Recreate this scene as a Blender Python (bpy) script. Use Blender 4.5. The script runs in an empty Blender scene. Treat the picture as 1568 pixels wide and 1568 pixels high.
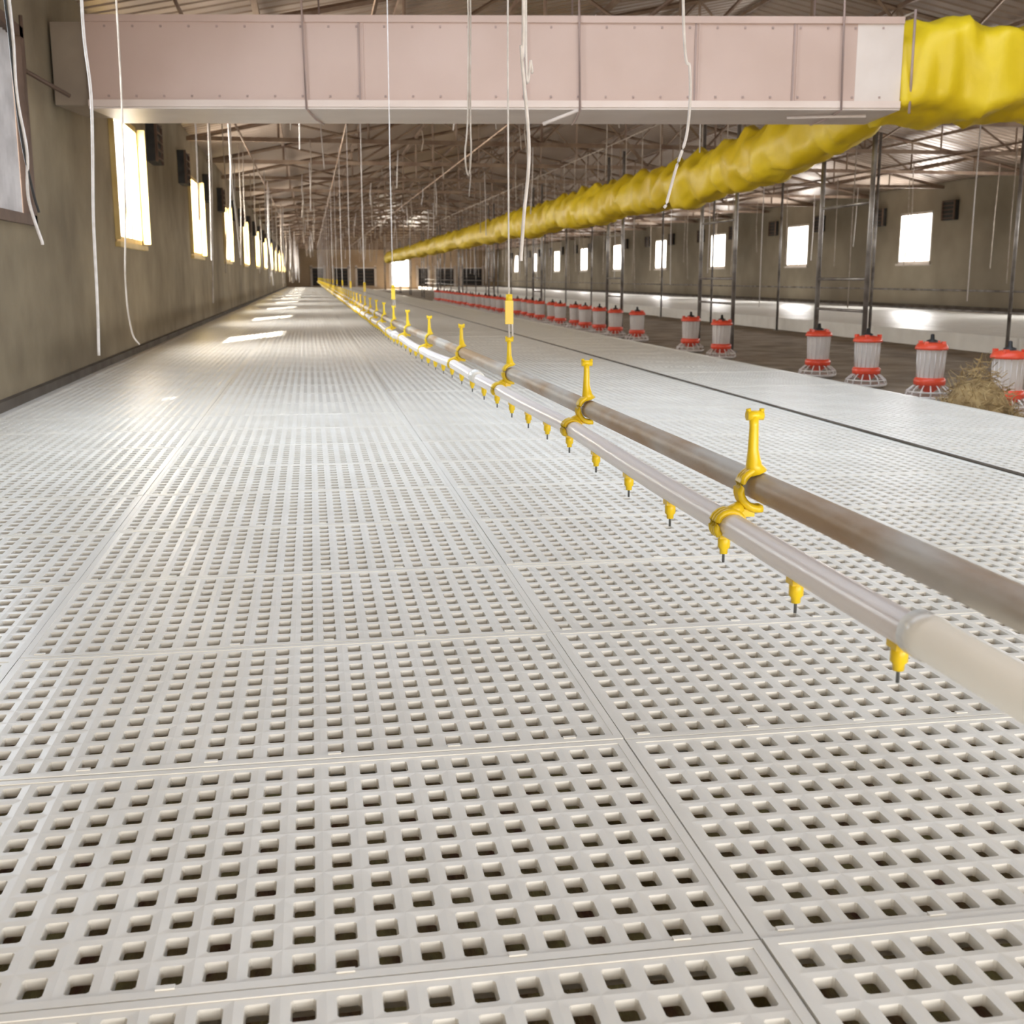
import bpy, math, random
from mathutils import Vector, noise
random.seed(7)
scene = bpy.context.scene

# ------------------------------------------------------------ materials
def mat(name, c1, c2=None, scale=4.0, rough=0.6, metal=0.0, bump=0.0, bscale=None, stretch=(1,1,1), detail=6, trans=0.0, lo=0.35, hi=0.65, spec=0.5):
    m = bpy.data.materials.new(name); m.use_nodes = True
    nt = m.node_tree; b = nt.nodes['Principled BSDF']
    b.inputs['Roughness'].default_value = rough
    b.inputs['Metallic'].default_value = metal
    b.inputs['Specular IOR Level'].default_value = spec
    if trans: b.inputs['Transmission Weight'].default_value = trans
    tc = nt.nodes.new('ShaderNodeTexCoord'); mp = nt.nodes.new('ShaderNodeMapping')
    mp.inputs['Scale'].default_value = stretch
    nt.links.new(tc.outputs['Object'], mp.inputs['Vector'])
    n = nt.nodes.new('ShaderNodeTexNoise'); n.inputs['Scale'].default_value = scale; n.inputs['Detail'].default_value = detail
    nt.links.new(mp.outputs['Vector'], n.inputs['Vector'])
    r = nt.nodes.new('ShaderNodeValToRGB')
    r.color_ramp.elements[0].position = lo; r.color_ramp.elements[1].position = hi
    r.color_ramp.elements[0].color = (*c1, 1); r.color_ramp.elements[1].color = (*(c2 or c1), 1)
    nt.links.new(n.outputs['Fac'], r.inputs['Fac']); nt.links.new(r.outputs['Color'], b.inputs['Base Color'])
    if bump:
        n2 = nt.nodes.new('ShaderNodeTexNoise'); n2.inputs['Scale'].default_value = bscale or scale*4; n2.inputs['Detail'].default_value = 4
        nt.links.new(mp.outputs['Vector'], n2.inputs['Vector'])
        bp = nt.nodes.new('ShaderNodeBump'); bp.inputs['Strength'].default_value = bump; bp.inputs['Distance'].default_value = 0.02
        nt.links.new(n2.outputs['Fac'], bp.inputs['Height']); nt.links.new(bp.outputs['Normal'], b.inputs['Normal'])
    return m

M_slat = mat('slat_plastic', (0.76,0.74,0.68), (0.84,0.825,0.77), 3.0, 0.34, bump=0.03, bscale=40)
M_wallL = mat('plaster_olive', (0.19,0.15,0.095), (0.34,0.28,0.185), 1.3, 0.85, bump=0.25, bscale=14, lo=0.3, hi=0.7)
M_wallR = mat('plaster_greytan', (0.24,0.205,0.15), (0.33,0.285,0.21), 0.8, 0.85, bump=0.1)
M_endwall = mat('plaster_end', (0.46,0.34,0.22), (0.58,0.46,0.32), 0.6, 0.85)
M_base = mat('dark_base', (0.07,0.055,0.04), (0.12,0.10,0.08), 3, 0.8)
M_roof = mat('roof_sheet', (0.25,0.175,0.12), (0.43,0.34,0.27), 0.5, 0.42, metal=0.3, stretch=(1,.25,1))
M_steel = mat('truss_steel', (0.18,0.11,0.075), (0.33,0.24,0.17), 3, 0.5, metal=0.3)
M_pole = mat('galv_pole', (0.16,0.14,0.13), (0.36,0.34,0.32), 5, 0.4, metal=0.6)
M_duct = mat('duct_sheet', (0.53,0.375,0.305), (0.59,0.43,0.36), 1.2, 0.4, bump=0.02)
M_ductlip = mat('duct_lip', (0.68,0.54,0.46), (0.74,0.61,0.53), 2, 0.35)
M_ductw = mat('duct_white', (0.64,0.54,0.47), (0.72,0.62,0.55), 2, 0.4)
M_ductd = mat('duct_collar', (0.26,0.20,0.15), (0.34,0.27,0.20), 2, 0.6)
M_seam = mat('duct_seam', (0.33,0.24,0.21), (0.42,0.30,0.26), 3, 0.6)
M_yfab = mat('yellow_tarp', (0.70,0.49,0.006), (0.84,0.62,0.018), 1.5, 0.45, bump=0.4, bscale=4)
M_yel = mat('yellow_plastic', (0.85,0.58,0.01), (0.90,0.65,0.02), 5, 0.35)
M_pvc = mat('white_pvc', (0.93,0.88,0.87), (0.95,0.91,0.90), 5, 0.3)
M_pvc2 = mat('pvc_coupler', (0.90,0.90,0.86), (0.93,0.93,0.89), 5, 0.22)
M_rust = mat('rusty_galv_pipe', (0.36,0.24,0.13), (0.50,0.47,0.42), 9, 0.5, metal=0.15, stretch=(1,.3,1), bump=0.08, lo=.40, hi=.60)
M_pin = mat('nipple_pin', (0.12,0.13,0.12), (0.2,0.2,0.2), 5, 0.3, metal=0.7)
M_rope = mat('rope_white', (0.66,0.62,0.59), (0.80,0.76,0.74), 30, 0.7)
M_ropeg = mat('cord_grey', (0.36,0.30,0.24), (0.56,0.49,0.42), 10, 0.7)
M_black = mat('black_plastic', (0.012,0.012,0.012), (0.03,0.03,0.03), 10, 0.5)
M_red = mat('red_plastic', (0.72,0.07,0.03), (0.8,0.10,0.05), 10, 0.35)
M_hop = mat('feeder_hopper', (0.64,0.60,0.57), (0.74,0.70,0.67), 6, 0.35)
M_frame = mat('window_cream', (0.60,0.43,0.14), (0.70,0.53,0.22), 4, 0.5)
M_white = mat('painted_white', (0.66,0.60,0.54), (0.78,0.72,0.66), 3, 0.6)
M_corr = mat('corrugated_grey', (0.42,0.40,0.40), (0.6,0.58,0.58), 4, 0.35, metal=0.3)
M_brown = mat('brown_frame', (0.10,0.06,0.04), (0.16,0.10,0.07), 4, 0.6)
M_litter = mat('litter', (0.22,0.17,0.12), (0.40,0.33,0.25), 2.5, 0.95, bump=0.6, bscale=25)
M_sub = mat('manure_pit', (0.15,0.06,0.03), (0.36,0.30,0.12), 5.0, 0.95, bump=0.5, bscale=30, stretch=(3,1,1))
M_hay = mat('hay', (0.24,0.16,0.07), (0.44,0.32,0.15), 15, 0.9)
M_ground = mat('outside_ground', (0.30,0.25,0.17), (0.42,0.36,0.26), 0.5, 0.95)

# ------------------------------------------------------------ mesh builder
class MB:
    def __init__(s): s.v=[]; s.f=[]; s.m=[]; s.mats=[]; s.sm=[]
    def mi(s, m):
        if m not in s.mats: s.mats.append(m)
        return s.mats.index(m)
    def face(s, pts, m, smooth=False):
        i=len(s.v); s.v += [tuple(p) for p in pts]; s.f.append(tuple(range(i,i+len(pts)))); s.m.append(s.mi(m)); s.sm.append(smooth)
    def box(s, x0,x1,y0,y1,z0,z1, m):
        i=len(s.v)
        s.v += [(x0,y0,z0),(x1,y0,z0),(x1,y1,z0),(x0,y1,z0),(x0,y0,z1),(x1,y0,z1),(x1,y1,z1),(x0,y1,z1)]
        for q in ((0,3,2,1),(4,5,6,7),(0,1,5,4),(1,2,6,5),(2,3,7,6),(3,0,4,7)):
            s.f.append(tuple(i+k for k in q)); s.m.append(s.mi(m)); s.sm.append(False)
    def tube(s, pts, r, m, n=8, caps=True):
        pts=[Vector(p) for p in pts]
        if not isinstance(r,(list,tuple)): r=[r]*len(pts)
        i0=len(s.v); k=s.mi(m)
        for j,p in enumerate(pts):
            a=pts[max(j-1,0)]; b=pts[min(j+1,len(pts)-1)]
            d=(b-a).normalized()
            up=Vector((0,0,1)) if abs(d.z)<0.95 else Vector((1,0,0))
            e=d.cross(up).normalized(); g=e.cross(d).normalized()
            for q in range(n):
                t=2*math.pi*q/n
                w=p+e*math.cos(t)*r[j]+g*math.sin(t)*r[j]; s.v.append(tuple(w))
        for j in range(len(pts)-1):
            for q in range(n):
                a=i0+j*n+q; b=i0+j*n+(q+1)%n
                s.f.append((a,b,b+n,a+n)); s.m.append(k); s.sm.append(n>4)
        if caps:
            s.f.append(tuple(i0+q for q in range(n))[::-1]); s.m.append(k); s.sm.append(False)
            e=i0+(len(pts)-1)*n
            s.f.append(tuple(e+q for q in range(n))); s.m.append(k); s.sm.append(False)
    def lathe(s, prof, m, cx=0,cy=0,cz=0, n=24):
        i0=len(s.v); k=s.mi(m)
        for (r,z) in prof:
            for q in range(n):
                t=2*math.pi*q/n; s.v.append((cx+r*math.cos(t),cy+r*math.sin(t),cz+z))
        for j in range(len(prof)-1):
            for q in range(n):
                a=i0+j*n+q; b=i0+j*n+(q+1)%n
                s.f.append((a,b,b+n,a+n)); s.m.append(k); s.sm.append(True)
    def obj(s, name, loc=(0,0,0), rot=(0,0,0), parent=None):
        me=bpy.data.meshes.new(name); me.from_pydata(s.v,[],s.f)
        for m in s.mats: me.materials.append(m)
        me.polygons.foreach_set('material_index', s.m)
        me.polygons.foreach_set('use_smooth', s.sm)
        me.update()
        o=bpy.data.objects.new(name,me); o.location=loc; o.rotation_euler=rot
        scene.collection.objects.link(o)
        if parent: o.parent=parent
        return o

XL, XR = -1.90, 15.7
YB, YE = -4.0, 100.0
EAVE = 3.05
XM = (XL+XR)/2; RIDGE = 4.9
def roofz(x): return EAVE + (RIDGE-EAVE)*(1-abs(x-XM)/(XM-XL))

# ------------------------------------------------------------ walls with openings
def side_wall(name, x, th, wins, z0, z1, m, ztop, zbot=-0.6):
    b=MB(); a,c=(x-th,x) if th>0 else (x,x-th)
    y=YB
    for (p,q) in wins:
        b.box(a,c,y,p,zbot,ztop,m); b.box(a,c,p,q,zbot,z0,m); b.box(a,c,p,q,z1,ztop,m); y=q
    b.box(a,c,y,YE,zbot,ztop,m)
    return b.obj(name)
SP=7.65
winsL=[(5.1,8.85)]+[(13.42+SP*i-.98,13.42+SP*i+.98) for i in range(11)]
winsR=[(29.2+SP*i-0.85,29.2+SP*i+0.85) for i in range(-3,9)]
ZS,ZT=1.15,2.46
side_wall('wall_left', XL, 0.12, winsL, ZS, ZT, M_wallL, EAVE+.07)
side_wall('wall_right', XR, -0.12, winsR, ZS, ZT, M_wallR, EAVE+.07)

# end wall
b=MB()
ops=[(0.2,1.1,0.1,1.5),(2.0,3.1,0.1,1.5),(3.9,5.3,0.1,1.5),(6.7,8.2,0.0,2.2),(9.0,9.8,0.1,1.5),(10.5,12.0,0.1,1.5),(12.7,14.4,0.1,1.5)]
x=XL
for (p,q,z0,z1) in ops:
    b.box(x,p,YE,YE+.2,-.6,EAVE,M_endwall)
    b.box(p,q,YE,YE+.2,-.6,z0,M_endwall); b.box(p,q,YE,YE+.2,z1,EAVE,M_endwall); x=q
b.box(x,XR,YE,YE+.2,-.6,EAVE,M_endwall)
b.face([(XL-.3,YE,EAVE),(XR+.3,YE,EAVE),(XR+.3,YE,EAVE+.1),(XM,YE,RIDGE+.1),(XL-.3,YE,EAVE+.1)],M_endwall)
b.obj('wall_end')
b=MB()
for (p,q,z0,z1) in ops:
    if z1>1.6: continue
    b.box(p,q,YE+.10,YE+.14,z0,z1,M_black)
    for k in range(5):
        z=z0+(k+.5)*(z1-z0)/5; b.box(p,q,YE+.04,YE+.09,z-.02,z+.02,M_brown)
    b.box(p-.18,p,YE-.06,YE,-.0,1.75,M_white); b.box(q,q+.18,YE-.06,YE,-.0,1.75,M_white)
    b.box(p-.18,q+.18,YE-.06,YE,1.5,1.6,M_white)
b.obj('end_wall_vent_louvers')
b=MB()
b.box(6.55,6.7,YE-.08,YE-.001,0,2.35,M_white); b.box(8.2,8.35,YE-.08,YE-.001,0,2.35,M_white); b.box(6.55,8.35,YE-.08,YE-.001,2.2,2.35,M_white)
b.obj('door_1')
# rear wall behind the camera with wide doorway
b=MB()
RD=1.95
b.box(XL,-1.0,YB-.2,YB,-.6,EAVE,M_wallL); b.box(7.5,XR,YB-.2,YB,-.6,EAVE,M_wallL); b.box(-1.0,7.5,YB-.2,YB,RD,EAVE,M_wallL)
b.box(-1.0,7.5,YB-.2,YB,-.6,-.02,M_wallL)
b.face([(XL-.3,YB,EAVE),(XR+.3,YB,EAVE),(XR+.3,YB,EAVE+.1),(XM,YB,RIDGE+.1),(XL-.3,YB,EAVE+.1)],M_wallL)
b.obj('wall_rear')

# base trims
b=MB(); b.box(XL,XL+.05,YB,YE,-.03,.06,M_base); b.obj('baseboard_left')
b=MB(); b.box(XR-.05,XR,YB,YE,-.03,.10,M_base); b.obj('baseboard_right')

# ------------------------------------------------------------ roof / ceiling (corrugated, with an unseen opening added for the fill light)
SK0,SK1=3.25,7.75
b=MB()
for side in (0,1):
    xa,xb=(XL-.3,XM) if side==0 else (XM,XR+.3)
    za=roofz(XL)+0.02 if side==0 else RIDGE+0.02
    zb=RIDGE+0.02 if side==0 else roofz(XR)+0.02
    ny=int((YE-YB)/0.25)
    for j in range(-4,ny):
        y0=YB+j*.25
        sk = SK0<=y0<SK1 and side==0
        for (ya,yb,oa,ob) in ((y0,y0+.17,0,0),(y0+.17,y0+.19,0,.03),(y0+.19,y0+.23,.03,.03),(y0+.23,y0+.25,.03,0)):
            if sk:
                x2=xa+1.0; z2=za+(zb-za)*1.0/(xb-xa)
                b.face([(xa,ya,za+oa),(x2,ya,z2+oa),(x2,yb,z2+ob),(xa,yb,za+ob)],M_roof)
                x2=xb-1.0; z2=zb-(zb-za)*1.0/(xb-xa)
                b.face([(x2,ya,z2+oa),(xb,ya,zb+oa),(xb,yb,zb+ob),(x2,yb,z2+ob)],M_roof)
            else:
                b.face([(xa,ya,za+oa),(xb,ya,zb+oa),(xb,yb,zb+ob),(xa,yb,za+ob)],M_roof)
b.obj('ceiling')

b=MB()
ty=[y for y in [1.2+3.82*i for i in range(0,26)] if y<YE-1]
for y in ty:
    zc=EAVE-.03
    b.box(XL,XR,y-.03,y+.03,zc-.05,zc+.02,M_steel)
    for s in (0,1):
        xs=[XL+ (XM-XL)*k/6 for k in range(7)] if s==0 else [XR-(XR-XM)*k/6 for k in range(7)]
        for k in range(6):
            b.tube([(xs[k],y,roofz(xs[k])-.05),(xs[k+1],y,roofz(xs[k+1])-.05)],.035,M_steel,4)
            if k>0: b.tube([(xs[k],y,zc),(xs[k],y,roofz(xs[k])-.05)],.02,M_steel,4)
            b.tube([(xs[k+1],y,zc),(xs[k],y,roofz(xs[k])-.05)] if k%2 else [(xs[k],y,zc),(xs[k+1],y,roofz(xs[k+1])-.05)],.02,M_steel,4)
for k in range(1,12):
    x=XL+(XR-XL)*k/12
    b.box(x-.03,x+.03,YB,YE,roofz(x)-.06,roofz(x)-.0,M_steel)
for x,z in ((0.6,2.98),(2.9,2.96),(-1.0,2.98),(8.2,2.97),(11.6,2.97)):
    b.tube([(x,YB+1,z),(x,YE-1,z)],.018,M_steel,6)
b.obj('roof_truss')

# ------------------------------------------------------------ windows
def window(name, side, y0,y1,z0,z1):
    b=MB(); s=1 if side=='L' else -1
    X=XL if side=='L' else XR
    def bx(a,c,*r): 
        b.box(min(X-s*a,X-s*c),max(X-s*a,X-s*c),*r)
    t=.06
    m=M_frame if side=='L' else M_white
    bx(.0,.07,y0,y0+t,z0,z1,m); bx(.0,.07,y1-t,y1,z0,z1,m)
    bx(.0,.07,y0,y1,z0,z0+t,m); bx(.0,.07,y0,y1,z1-t,z1,m)
    c=(y0+y1)/2; bx(.02,.06,c-.03,c+.03,z0,z1,m)
    bx(-.05,.0,y0-.05,y1+.05,z0-.05,z0,m)
    if side=='L':
        bx(-.09,-.002,y1-.02,y1+.02,z0+.02,z1-.02,m)
        bx(-.05,-.002,y0-.03,y0+.02,z0+.02,z1-.02,m)
    return b.obj(name)
n=1
for (p,q) in winsL:
    if p<9: continue
    window('window_%d'%n,'L',p,q,ZS,ZT); n+=1
for (p,q) in winsR:
    window('window_%d'%n,'R',p,q,ZS,ZT); n+=1
# big near shuttered window: corrugated shutter + louvred half
b=MB()
y0,y1=5.1,8.85
for (a,c) in ((y0,y0+.08),(y1-.1,y1)):
    b.box(XL-.12,XL+.03,a,c,ZS,ZT,M_brown)
b.box(XL-.12,XL+.03,y0,y1,ZS,ZS+.07,M_brown); b.box(XL-.12,XL+.03,y0,y1,ZT-.07,ZT,M_brown)
b.box(XL-.12,XL+.02,7.25,7.33,ZS,ZT,M_brown)
y=7.33
while y<8.68:
    b.face([(XL-.06,y,ZS+.07),(XL-.02,y+.04,ZS+.07),(XL-.02,y+.04,ZT-.07),(XL-.06,y,ZT-.07)],M_corr)
    b.face([(XL-.02,y+.04,ZS+.07),(XL-.06,y+.08,ZS+.07),(XL-.06,y+.08,ZT-.07),(XL-.02,y+.04,ZT-.07)],M_corr)
    y+=.08
z=ZS+.10
while z<ZT-.1:
    if not (1.50<z<1.60):
        b.face([(XL-.20,y0+.08,z),(XL-.20,7.25,z),(XL-.08,7.25,z+.09),(XL-.08,y0+.08,z+.09)],M_corr)
    z+=.065
b.obj('window_%d'%n); n+=1

# dark vent boxes beside windows
def vent(x,s,y):
    b=MB()
    xa,xb=(x,x+.10) if s>0 else (x-.10,x)
    b.box(xa,xb,y-.30,y+.30,2.18,2.66,M_black)
    for k in range(5):
        z=2.22+k*.1; xx=x+s*.11
        b.box(min(xx,xx+s*.02),max(xx,xx+s*.02),y-.27,y+.27,z,z+.02,M_brown)
    for yy in (y-.30,y+.26):
        b.box(min(x+s*.1,x+s*.13),max(x+s*.1,x+s*.13),yy,yy+.04,2.18,2.66,M_brown)
    return b.obj('wall_vent')
for i,(p,q) in enumerate(winsR):
    c=(p+q)/2; vent(XR,-1,c-1.75); vent(XR,-1,c+1.95)
for i,(p,q) in enumerate(winsL[1:]):
    c=(p+q)/2
    vent(XL,1,c+2.1); 
    if i: vent(XL,1,c-2.1)

# ------------------------------------------------------------ slatted floor (instanced panels with real holes)
PW,PD=1.16,0.643
def panel(name):
    b=MB(); k=b.mi(M_slat)
    nx,ny=22,10; fr=.016; g=.0015
    px=(PW-2*fr)/nx; py=(PD-2*fr)/ny
    x0,y0=g,g; x1,y1=PW-g,PD-g
    d=.014; TX=.0143; TY=.0198; SH=.88
    for (a,c,e,f) in ((x0,fr,y0,y1),(PW-fr,x1,y0,y1),(fr,PW-fr,y0,fr),(fr,PW-fr,PD-fr,y1)):
        b.box(a,c,e,f,-.03,.0015,M_slat)
    # interlocking lugs on the front edge
    for i in range(0,nx,4):
        xx=fr+i*px+.012
        b.box(xx,xx+.022,fr-.002,fr+.006,-.02,.0035,M_slat)
    for i in range(nx):
        for j in range(ny):
            cx=fr+(i+.5)*px; cy=fr+(j+.5)*py
            O=[(cx-px/2,cy-py/2),(cx+px/2,cy-py/2),(cx+px/2,cy+py/2),(cx-px/2,cy+py/2)]
            c=.003
            I=[]
            for (sx,sy) in ((-1,-1),(1,-1),(1,1),(-1,1)):
                p1=(cx+sx*(TX-c),cy+sy*TY); p2=(cx+sx*TX,cy+sy*(TY-c))
                I += [p2,p1] if (sx*sy>0) else [p1,p2]
            base=len(b.v)
            b.v += [(p[0],p[1],0) for p in O]
            b.v += [(p[0],p[1],-.0010) for p in I]
            b.v += [(cx+(p[0]-cx)*.96,cy+(p[1]-cy)*.96,-.004) for p in I]
            b.v += [(cx+(p[0]-cx)*SH,cy+(p[1]-cy)*SH,-d) for p in I]
            o=[base+t for t in range(4)]; r=[base+4+t for t in range(8)]; r2=[base+12+t for t in range(8)]; r3=[base+20+t for t in range(8)]
            fs=[(o[0],o[1],r[2],r[1]),(o[1],o[2],r[4],r[3]),(o[2],o[3],r[6],r[5]),(o[3],o[0],r[0],r[7]),
                (o[0],r[1],r[0]),(o[1],r[3],r[2]),(o[2],r[5],r[4]),(o[3],r[7],r[6])]
            for t in range(8):
                u=(t+1)%8
                fs.append((r[t],r[u],r2[u],r2[t])); fs.append((r2[t],r2[u],r3[u],r3[t]))
            for f in fs: b.f.append(f); b.m.append(k); b.sm.append(False)
    return b.obj(name)
def slats(name, x0, ncol):
    pan=panel('slat_panel')
    vs=[]
    ystart=1.233-PD*8
    for i in range(ncol):
        for j in range(0,170):
            y=ystart+j*PD
            if y<YB or y+PD>YE: continue
            vs.append((x0+i*PW, y, random.uniform(-.0015,.0015)))
    me=bpy.data.meshes.new(name); me.from_pydata(vs,[],[])
    o=bpy.data.objects.new(name,me); scene.collection.objects.link(o)
    pan.parent=o; o.instance_type='VERTS'
    return o
slats('slatted_floor', -1.80, 5)
slats('slatted_floor', 9.0, 5)
b=MB()
b.box(XL,-1.80,YB,YE,-.03,-.002,M_slat)
b.box(9.0+5*PW,XR,YB,YE,-.03,-.002,M_slat)
b.obj('floor_edge_strip')
b=MB()
b.box(4.002,4.035,YB+.02,YE-.1,-.45,.004,M_slat); b.box(8.955,8.995,YB+.02,YE-.1,-.45,.03,M_slat)
b.obj('slat_edge_board')
b=MB()
b.tube([(2.84,YB+.1,.008),(2.845,20,.008),(2.84,YE-.2,.008)],.007,M_base,6)
b.obj('floor_cable')
b=MB(); b.box(XL-.2,XR+.2,YB-.2,YE+.2,-.7,-.45,M_sub); b.obj('floor')
b=MB(); b.box(4.04,8.95,YB+.02,YE-.1,-.45,-.20,M_litter); b.obj('litter_bed')
b=MB(); b.face([(-80,-80,-.72),(100,-80,-.72),(100,200,-.72),(-80,200,-.72)],M_ground); b.obj('ground')
b=MB()
for i in range(5):
    x=-1.8+PW*i-.025 if i else -1.8
    b.box(x,x+.05,YB+.02,YE-.1,-.16,-.05,M_sub)
b.obj('slat_support_beam')

# ------------------------------------------------------------ cross ventilation duct
ang=math.atan2(8.72-9.76,4.8+1.9)
L=math.hypot(6.41,1.0)-.30; H0,H1,DD=0.0,0.64,0.82
b=MB()
b.box(0,L-.35,0,DD,H0,H1,M_duct)
b.box(L-.35,L,-.004,DD+.004,H0-.004,H1+.004,M_ductw)
b.box(0,L,-.03,0,H0-.0,H0+.05,M_ductlip)
b.box(0,L,-.02,0,H1-.03,H1+.02,M_duct)
b.box(0,L,-.02,DD+.02,H0-.015,H0-.001,M_ductw)
b.box(-.28,0,.06,DD-.02,H0+.02,H1-.02,M_ductd)
for xx in (2.05,3.3,4.6,5.35):
    b.box(xx,xx+.012,-.012,-.0,H0+.05,H1-.03,M_seam)
    b.box(xx+.03,xx+.04,-.010,-.0,H0+.05,H1-.03,M_duct)
x=.15
while x<L:
    for z in (H0+.08,H1-.06):
        b.box(x-.008,x+.008,-.008,0,z-.008,z+.008,M_seam)
    x+=.21
for xx in (1.64,3.72,5.72):
    b.tube([(xx-.01,-.035,1.0),(xx,-.035,H1),(xx+.012,-.04,H0-.02),(xx+.012,DD*.5,H0-.035),(xx+.012,DD+.03,H0-.02),(xx,DD+.03,1.0)],.008,M_seam,6)
b.tube([(3.45,-.0,H0-.12),(3.72,-.03,H0-.02)],.014,M_ductw,6)
b.tube([(5.4,.3,H0-.03),(5.95,.05,H0-.05)],.012,M_ductw,6)
b.obj('ventilation_duct', loc=(-1.61,9.71,2.07), rot=(0,0,ang))
b=MB(); b.tube([(XL,8.9,2.2),(XL+.26,9.1,2.06)],.015,M_brown,6); b.tube([(XL+.01,8.9,2.55),(XL+.01,8.9,2.2)],.015,M_brown,6); b.obj('duct_bracket')

# limp fabric ducts
def fabric(path, n=44, amp=.035, e=.75, fs=1.0):
    b=MB(); k=b.mi(M_yfab)
    for (p,ex,ez,rx,rz,pear) in path:
        for q in range(n):
            t=2*math.pi*q/n
            c,s_=math.cos(t),math.sin(t)
            c2=math.copysign(abs(c)**e,c); s2=math.copysign(abs(s_)**e,s_)
            wx=1-pear*max(0,s_)**1.5
            w=Vector(p)+Vector(ex)*c2*rx*wx+Vector(ez)*s2*rz
            d=(Vector(ex)*c2+Vector(ez)*s2)
            r1=1-abs(noise.noise(w*2.2*fs+Vector((3,1,7))))*2
            r2=1-abs(noise.noise(Vector((w.x*6,w.y*4,w.z*3))*fs))*2
            w+=d*amp*((r1-.5)*1.3+(r2-.5)*.5)
            b.v.append(tuple(w))
    P=len(path)
    for j in range(P-1):
        for q in range(n):
            a=j*n+q; c=j*n+(q+1)%n
            b.f.append((a,c,c+n,a+n)); b.m.append(k); b.sm.append(True)
    b.f.append(tuple(range(n))[::-1]); b.m.append(k); b.sm.append(True)
    b.f.append(tuple((P-1)*n+q for q in range(n))); b.m.append(k); b.sm.append(True)
    return b
def sstep(t): t=min(1,max(0,t)); return t*t*(3-2*t)
path=[]
def ducttop(y): return 2.68-.24*sstep((y-9.75)/6.0)
y=9.75
while y<80:
    f=sstep((y-9.6)/3.2)
    sc=abs(math.sin(math.pi*y/0.95))          # 0 at hanging points
    zt=ducttop(y)-.12*sc
    zb=2.28-.45*f-.05*sstep((y-13)/6)-.03*sc+.035*math.sin(y*1.1)+.02*math.sin(y*2.7)
    rz=(zt-zb)/2
    path.append(((5.10+.03*math.sin(y*.8),y,(zt+zb)/2),(1,0,0),(0,0,1),(.17+.06*f)+.03*math.sin(y*2.1)+.03*sc,rz,.70))
    y+=.08 if y<30 else .38
b=fabric(path,amp=.045,fs=1.1)
b.tube([(5.10,9.75,2.99),(5.10,80,2.99)],.008,M_ropeg,6)
y=0.95*11
while y<80:
    b.tube([(5.10,y,ducttop(y)-.03),(5.10,y,2.99)],.006,M_ropeg,4); y+=.95
b.obj('yellow_fabric_duct')
path=[]
cs,sn=math.cos(ang),math.sin(ang)
s0=L+.005
ox,oy=-1.61,9.71
s=s0
while s<L+4.2:
    q=s-s0; f=min(1,q/.35)
    px=ox+s*cs-(DD/2)*sn; py=oy+s*sn+(DD/2)*cs
    sag_=.05*math.sin(q*1.25)*f
    path.append(((px,py,2.39-sag_*.5+.03*q*.3),(-sn,cs,0),(0,0,1),(.41+.03*f*math.sin(q*3.1)),(.325+f*(.015*math.sin(q*4.3+1)+.01)),.0))
    s+=.05
b=fabric(path,n=72,amp=.075,e=.42,fs=.85)
b.tube([(path[0][0][0],oy+s0*sn-.035,2.03),(path[0][0][0]-.0,oy+s0*sn-.035,2.78)],.010,M_seam,6)
b.obj('yellow_duct_sleeve')

# ------------------------------------------------------------ drinker line
root=bpy.data.objects.new('nipple_drinker_line',None); scene.collection.objects.link(root)
PX,PZ=.605,.44
def drift(y):
    t=min(1,max(0,(y-3)/5)); return -.085*t*t*(3-2*t)
def sag(y): return .004*math.sin(y*2.9)-.004*abs(math.sin(math.pi*(y-1.63)/1.08))
b=MB()
pts=[]
y=.15
while y<95:
    pts.append((PX+drift(y)+.004*math.sin(y*.7),y,PZ+sag(y))); y+=.18 if y<20 else 1.0
b.tube(pts,.0195,M_pvc,20)
yy=1.07
while yy<95:
    a=yy-.55 if yy<2 else yy-.10
    dx=drift(yy)+.004*math.sin(yy*.7)
    b.tube([(PX+dx,a,PZ),(PX+dx,yy-.03,PZ),(PX+dx,yy-.028,PZ),(PX+dx,yy,PZ)],[.0230,.0230,.0250,.0250],M_pvc2,20)
    yy+=3.24
b.obj('water_pipe',parent=root)
b=MB()
pts=[]; y=.1
while y<95:
    pts.append((.650+drift(y)+.003*math.sin(y),y,.490+.003*math.sin(y*1.3))); y+=.3 if y<20 else 1.5
b.tube(pts,.0215,M_rust,14)
b.obj('support_pipe',parent=root)
b=MB()
y=1.10
while y<60:
    z=PZ+sag(y)
    X=PX+drift(y)
    b.lathe([(0.0,-.002),(.0095,-.004),(.0095,-.024),(.0065,-.027),(.006,-.034),(0,-.035)],M_yel,X,y,z-.013,12)
    b.box(X-.010,X+.014,y-.011,y+.011,z-.022,z-.006,M_yel)
    b.lathe([(.0022,0),(.0022,-.014),(0,-.0145)],M_pin,X,y,z-.047,6)
    y+=.272
b.obj('drinker_nipple',parent=root)
b=MB()
hy=[1.63+1.08*i for i in range(80)]
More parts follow.
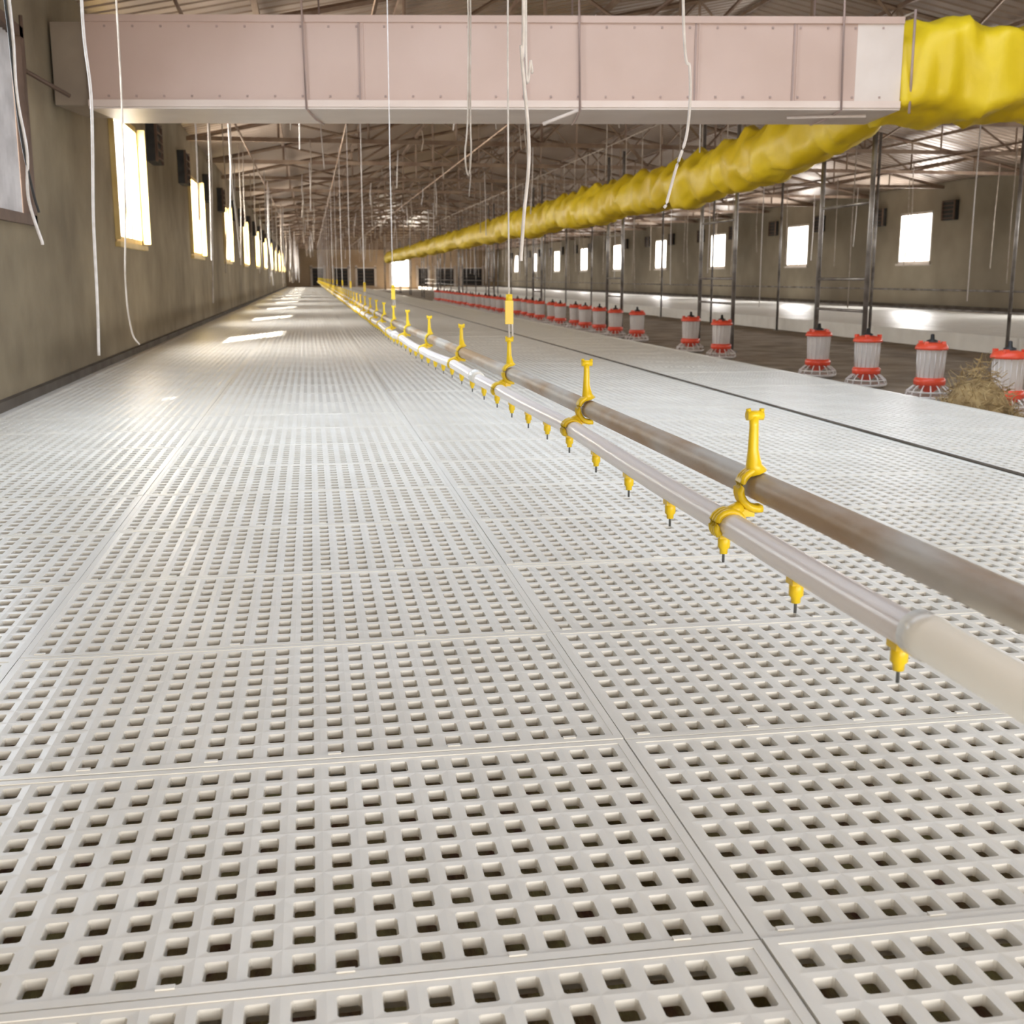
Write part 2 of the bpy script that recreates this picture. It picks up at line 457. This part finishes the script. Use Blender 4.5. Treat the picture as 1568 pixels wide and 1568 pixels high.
for i,y in enumerate(hy):
    z=PZ+sag(y); X=PX+drift(y)
    pr=[]
    for t in range(-40,221,20):
        a=math.radians(t); pr.append((X+.0218*math.cos(a),y,z+.0218*math.sin(a)))
    for dy in (-.010,0,.010):
        b.tube([(p[0],p[1]+dy,p[2]) for p in pr],.0055,M_yel,6)
    gx,gz=.650+drift(y),.490; pr=[]
    for t in range(85,281,15):
        a=math.radians(t); pr.append((gx+.030*math.cos(a),y,gz+.030*math.sin(a)))
    for dy in (-.007,0,.007):
        b.tube([(p[0],p[1]+dy,p[2]) for p in pr],.0062,M_yel,8)
    b.tube([(X,y,z+.018),(X+.02,y,z+.028)],.010,M_yel,8)
    b.box(X-.012,X+.04,y-.004,y+.004,z+.012,z+.024,M_yel)
    tz=gz+.024
    b.tube([(gx-.004,y,tz),(gx-.008,y,tz+.012),(gx-.010,y,tz+.035),(gx-.010,y,tz+.070),(gx-.011,y,tz+.084)],[.017,.012,.0080,.0068,.0075],M_yel,10)
    b.tube([(gx-.022,y,tz+.086),(gx+.003,y,tz+.086)],.0075,M_yel,10)
    b.tube([(gx-.018,y,tz+.086),(gx-.020,y,tz+.096)],.004,M_yel,8)
    b.tube([(gx+.001,y,tz+.086),(gx+.001,y,tz+.096)],.004,M_yel,8)
b.obj('drinker_hanger_clips',parent=root)
b=MB()
for i,y in enumerate(hy):
    if i%4==2 and y<90:
        gx=.640+drift(y)
        b.tube([(gx,y,.60),(gx-.004,y,1.5),(gx,y,2.98)],.003 if y<12 else .006,M_rope,6)
        b.tube([(gx+.012,y,.60),(gx+.008,y,.72)],.003,M_rope,6)
        b.box(gx-.013,gx+.013,y-.006,y+.006,.65,.725,M_yel)
        b.lathe([(0,0),(.011,.0),(.011,.02),(0,.022)],M_yel,gx,y,.725,10)
b.obj('suspension_cord',parent=root)

# ------------------------------------------------------------ loose hanging ropes
def rope(pts, r, m=M_rope, name='hanging_rope'):
    P=[Vector(p) for p in pts]; out=[]
    for i in range(len(P)-1):
        p0=P[max(i-1,0)];p1=P[i];p2=P[i+1];p3=P[min(i+2,len(P)-1)]
        for k in range(10):
            t=k/10
            w=.5*((2*p1)+(p2-p0)*t+(2*p0-5*p1+4*p2-p3)*t*t+(-p0+3*p1-3*p2+p3)*t**3)
            w+=Vector((noise.noise(w*3)*.008,0,0)); out.append(w)
    out.append(P[-1])
    b=MB(); b.tube(out,r,m,8); b.obj(name)
rope([(-.87,5.26,3.0),(-.876,5.26,1.9),(-.865,5.26,1.5),(-.89,5.26,1.0),(-.905,5.26,.47)],.0060)
rope([(-1.0,7,3.0),(-.986,7,2.2),(-1.0,7,1.4),(-1.03,7,.75),(-1.02,7,.5),(-.98,7,.42)],.005,M_ropeg)
rope([(.53,3,3.0),(.535,3,1.47),(.53,3,1.35),(.55,3,1.11),(.54,3,.95),(.533,3,.84)],.0045)
rope([(.552,3.02,3.0),(.545,3.02,1.42),(.558,3.02,1.33),(.562,3.02,1.30)],.003)
rope([(1.10,3.5,3.0),(1.106,3.5,1.594),(1.125,3.5,1.4),(1.121,3.5,1.229),(1.09,3.5,1.12),(1.06,3.5,1.005)],.0045)
rope([(-1.1,5,3.0),(-1.095,5,1.84),(-1.10,5,1.5),(-1.078,5,1.286),(-1.085,5,1.1),(-1.045,5,.926)],.006)
rope([(-1.12,5,3.0),(-1.11,5,1.8),(-1.10,5,1.4),(-1.07,5,1.15),(-1.05,5,1.05)],.005,M_black)
rope([(.8,6,3.0),(.8,6,1.7),(.785,6,1.4),(.80,6,1.30),(.815,6,1.42),(.81,6,1.7),(.82,6,3.0)],.004,M_ropeg)
b=MB()
for x0,zb,st,y0 in ((-.95,.5,2.4,11),(-1.2,1.0,3.0,12),(.0,2.0,3.1,12),(1.6,2.1,3.3,12),(2.9,2.2,2.4,11),(8.3,.3,3.2,14),(11.6,.6,3.2,16),(13.4,1.0,3.4,22),(3.9,1.7,3.3,12)):
    y=y0
    while y<95:
        x=x0+random.uniform(-.25,.25); z=zb+random.uniform(-.1,.6)
        pts=[(x,y,3.0),(x+random.uniform(-.03,.03),y,(3+z)/2),(x+random.uniform(-.05,.05),y,z)]
        b.tube(pts,.006+.00012*y,M_ropeg if random.random()<.6 else M_rope,5)
        y+=st*random.uniform(.7,1.3)
b.obj('hanging_droppers')

# ------------------------------------------------------------ pole frames in litter aisle
def frame(ya,yb,x=5.65):
    b=MB()
    for y in (ya,yb):
        b.tube([(x,y,-.2),(x,y,3.0)],.026,M_pole,10)
        b.box(x-.06,x+.06,y-.06,y+.06,-.2,-.185,M_pole)
    for z in (.45,.78,1.55):
        b.tube([(x,ya,z),(x,yb,z)],.016,M_pole,8)
    b.obj('pole_frame')
frame(11.5,12.7,5.68); frame(15.2,16.6,5.6)
for k in range(10): frame(21+7.65*k,22.1+7.65*k,5.6)
b=MB()
for y in [10+3.82*k for k in range(22)]:
    b.tube([(8.8,y,-.2),(8.8,y,3.0)],.024,M_pole,8)
    b.box(8.74,8.86,y-.06,y+.06,-.2,-.19,M_pole)
for z in (.35,.62): b.tube([(8.8,10,z),(8.8,92,z)],.014,M_pole,6)
b.obj('aisle_fence')

# ------------------------------------------------------------ feeders
def feeder_mesh():
    b=MB()
    b.lathe([(0,.0),(.10,.0),(.15,.006),(.185,.022),(.19,.04),(.183,.04),(.145,.014),(0,.01)],M_hop)
    for q in range(14):
        a=2*math.pi*q/14; c,s=math.cos(a),math.sin(a)
        b.tube([(.186*c,.186*s,.035),(.175*c,.175*s,.075),(.13*c,.13*s,.115),(.10*c,.10*s,.13)],.006,M_hop,6)
    b.lathe([(.178,.068),(.184,.074),(.178,.080),(.172,.074),(.178,.068)],M_hop)
    b.lathe([(.03,.06),(.112,.125),(.125,.13),(.128,.165),(.118,.185),(.10,.188)],M_red)
    b.lathe([(.100,.180),(.104,.19),(.112,.42),(.118,.425)],M_hop)
    for q in range(16):
        a=2*math.pi*q/16; c,s=math.cos(a),math.sin(a)
        b.tube([(.105*c,.105*s,.19),(.114*c,.114*s,.42)],.004,M_hop,5)
    b.lathe([(.118,.415),(.132,.418),(.132,.435),(.115,.462),(.06,.475),(0,.477)],M_red)
    for q in range(4):
        a=math.pi/4+q*math.pi/2; b.box(.10*math.cos(a)-.015,.10*math.cos(a)+.015,.10*math.sin(a)-.015,.10*math.sin(a)+.015,.45,.485,M_red)
    b.lathe([(.045,.474),(.045,.49),(.018,.50),(.014,.54),(0,.545)],M_black)
    return b
fb=feeder_mesh(); f0=fb.obj('poultry_feeder',loc=(5.03,7.86,-.2))
ys=[8.95,10.1,11.2,14.0,15.3]+[18.0+1.1*i for i in range(28)]
for y in ys:
    o=f0.copy(); o.location=(5.03+random.uniform(-.05,.05),y,-.2); o.rotation_euler=(0,0,random.uniform(0,6)); o.name='poultry_feeder'; scene.collection.objects.link(o)

# hay heap
b=MB()
for k in range(2800):
    a=random.uniform(0,2*math.pi); rr=random.random()**.6*.29
    hgt=.46*max(0,1-(rr/.32)**1.6)
    z=random.uniform(.0,1)*hgt
    p=Vector((rr*math.cos(a)*.95,rr*math.sin(a)*1.1,z+.006))
    d=Vector((random.gauss(0,1),random.gauss(0,1),random.gauss(0,.7))).normalized()*random.uniform(.04,.10)
    q=p+d; q.z=max(q.z,.006)
    w=Vector((random.gauss(0,1),random.gauss(0,1),random.gauss(0,1))).normalized()*.003
    b.face([p-w,p+w,q+w,q-w],M_hay)
prof=[(.27*(1-(k/8)**2)**.5 if k<8 else 0,.33*k/8) for k in range(9)]
b.lathe([(.26,.0)]+[(r*(.85),z) for r,z in prof],M_hay)
b.obj('hay_pile',loc=(4.46,7.30,-.2))

# ------------------------------------------------------------ lights
def area(name, loc, rot, sx, sy, power, col=(1,1,1)):
    l=bpy.data.lights.new(name,'AREA'); l.shape='RECTANGLE'; l.size=sx; l.size_y=sy; l.energy=power; l.color=col
    o=bpy.data.objects.new(name,l); o.location=loc; o.rotation_euler=rot; scene.collection.objects.link(o); return o
hz=(ZS+ZT)/2; hh=ZT-ZS
for (p,q) in winsL[1:]:
    area('window_light',(XL-.10,(p+q)/2,hz),(0,math.radians(-90),0),hh,q-p,160,(1,.97,.94))
area('window_light',(XL-.05,6.2,hz),(0,math.radians(-90),0),hh-.14,2.0,60,(.85,.92,1))
for (p,q) in winsR:
    area('window_light',(XR+.10,(p+q)/2,hz),(0,math.radians(90),0),hh,q-p,190,(1,.98,.96))
area('doorway_light',(3.2,YB-.3,.97),(math.radians(90),0,0),8.4,1.9,330,(1,.94,.87))
area('doorway_light',(7.45,YE+.03,1.1),(math.radians(-90),0,0),1.5,2.2,500,(1,.93,.8))
slope=math.atan2(RIDGE-EAVE,XM-XL)
xc=(XL-.3+1.0+XM-1.0)/2
area('floor_band_fill',(xc-.03,(SK0+SK1)/2,roofz(xc)+.12),(0,-slope,0),XM-XL-1.6,SK1-SK0,265,(.72,.84,1))  # added fill out of view overhead, brightens the mid-floor band
sun=bpy.data.lights.new('sun','SUN'); sun.energy=16; sun.angle=.02; sun.color=(1,.93,.82)
so=bpy.data.objects.new('sun',sun); scene.collection.objects.link(so)
so.rotation_euler=Vector((1.17,3.2,-1.8)).to_track_quat('-Z','Y').to_euler()
# bright hazy overcast sky, slightly graded with elevation
w=bpy.data.worlds.new('world'); scene.world=w; w.use_nodes=True
nt=w.node_tree; bg=nt.nodes['Background']
tc=nt.nodes.new('ShaderNodeTexCoord'); sx=nt.nodes.new('ShaderNodeSeparateXYZ'); rp=nt.nodes.new('ShaderNodeValToRGB')
nt.links.new(tc.outputs['Generated'],sx.inputs['Vector']); nt.links.new(sx.outputs['Z'],rp.inputs['Fac'])
rp.color_ramp.elements[0].color=(1,.97,.92,1); rp.color_ramp.elements[1].color=(.62,.78,1,1)
nt.links.new(rp.outputs['Color'],bg.inputs['Color']); bg.inputs['Strength'].default_value=3.0
# unseen hood added over the roof opening to keep direct sun out
b=MB()
xa,xb=XL+.3,XM-.6
P=[(xa,SK0-.3),(xb,SK0-.3),(xb,SK1+.3),(xa,SK1+.3)]
b.face([(x,y,roofz(x)+.35) for x,y in P],M_white)
for i in range(4):
    (x1,y1),(x2,y2)=P[i],P[(i+1)%4]
    b.face([(x1,y1,roofz(x1)+.03),(x2,y2,roofz(x2)+.03),(x2,y2,roofz(x2)+.35),(x1,y1,roofz(x1)+.35)],M_white)
b.obj('fill_light_hood')

# ------------------------------------------------------------ camera
cd=bpy.data.cameras.new('camera'); cd.sensor_width=36; cd.lens=40.96; cd.clip_end=400
cd.dof.use_dof=True; cd.dof.focus_distance=2.4; cd.dof.aperture_fstop=10
co=bpy.data.objects.new('camera',cd); co.location=(0,0,.8)
co.rotation_euler=(math.radians(78.6),0,math.radians(-9.64)); scene.collection.objects.link(co)
scene.camera=co
scene.view_settings.view_transform='Standard'
scene.view_settings.exposure=0.15
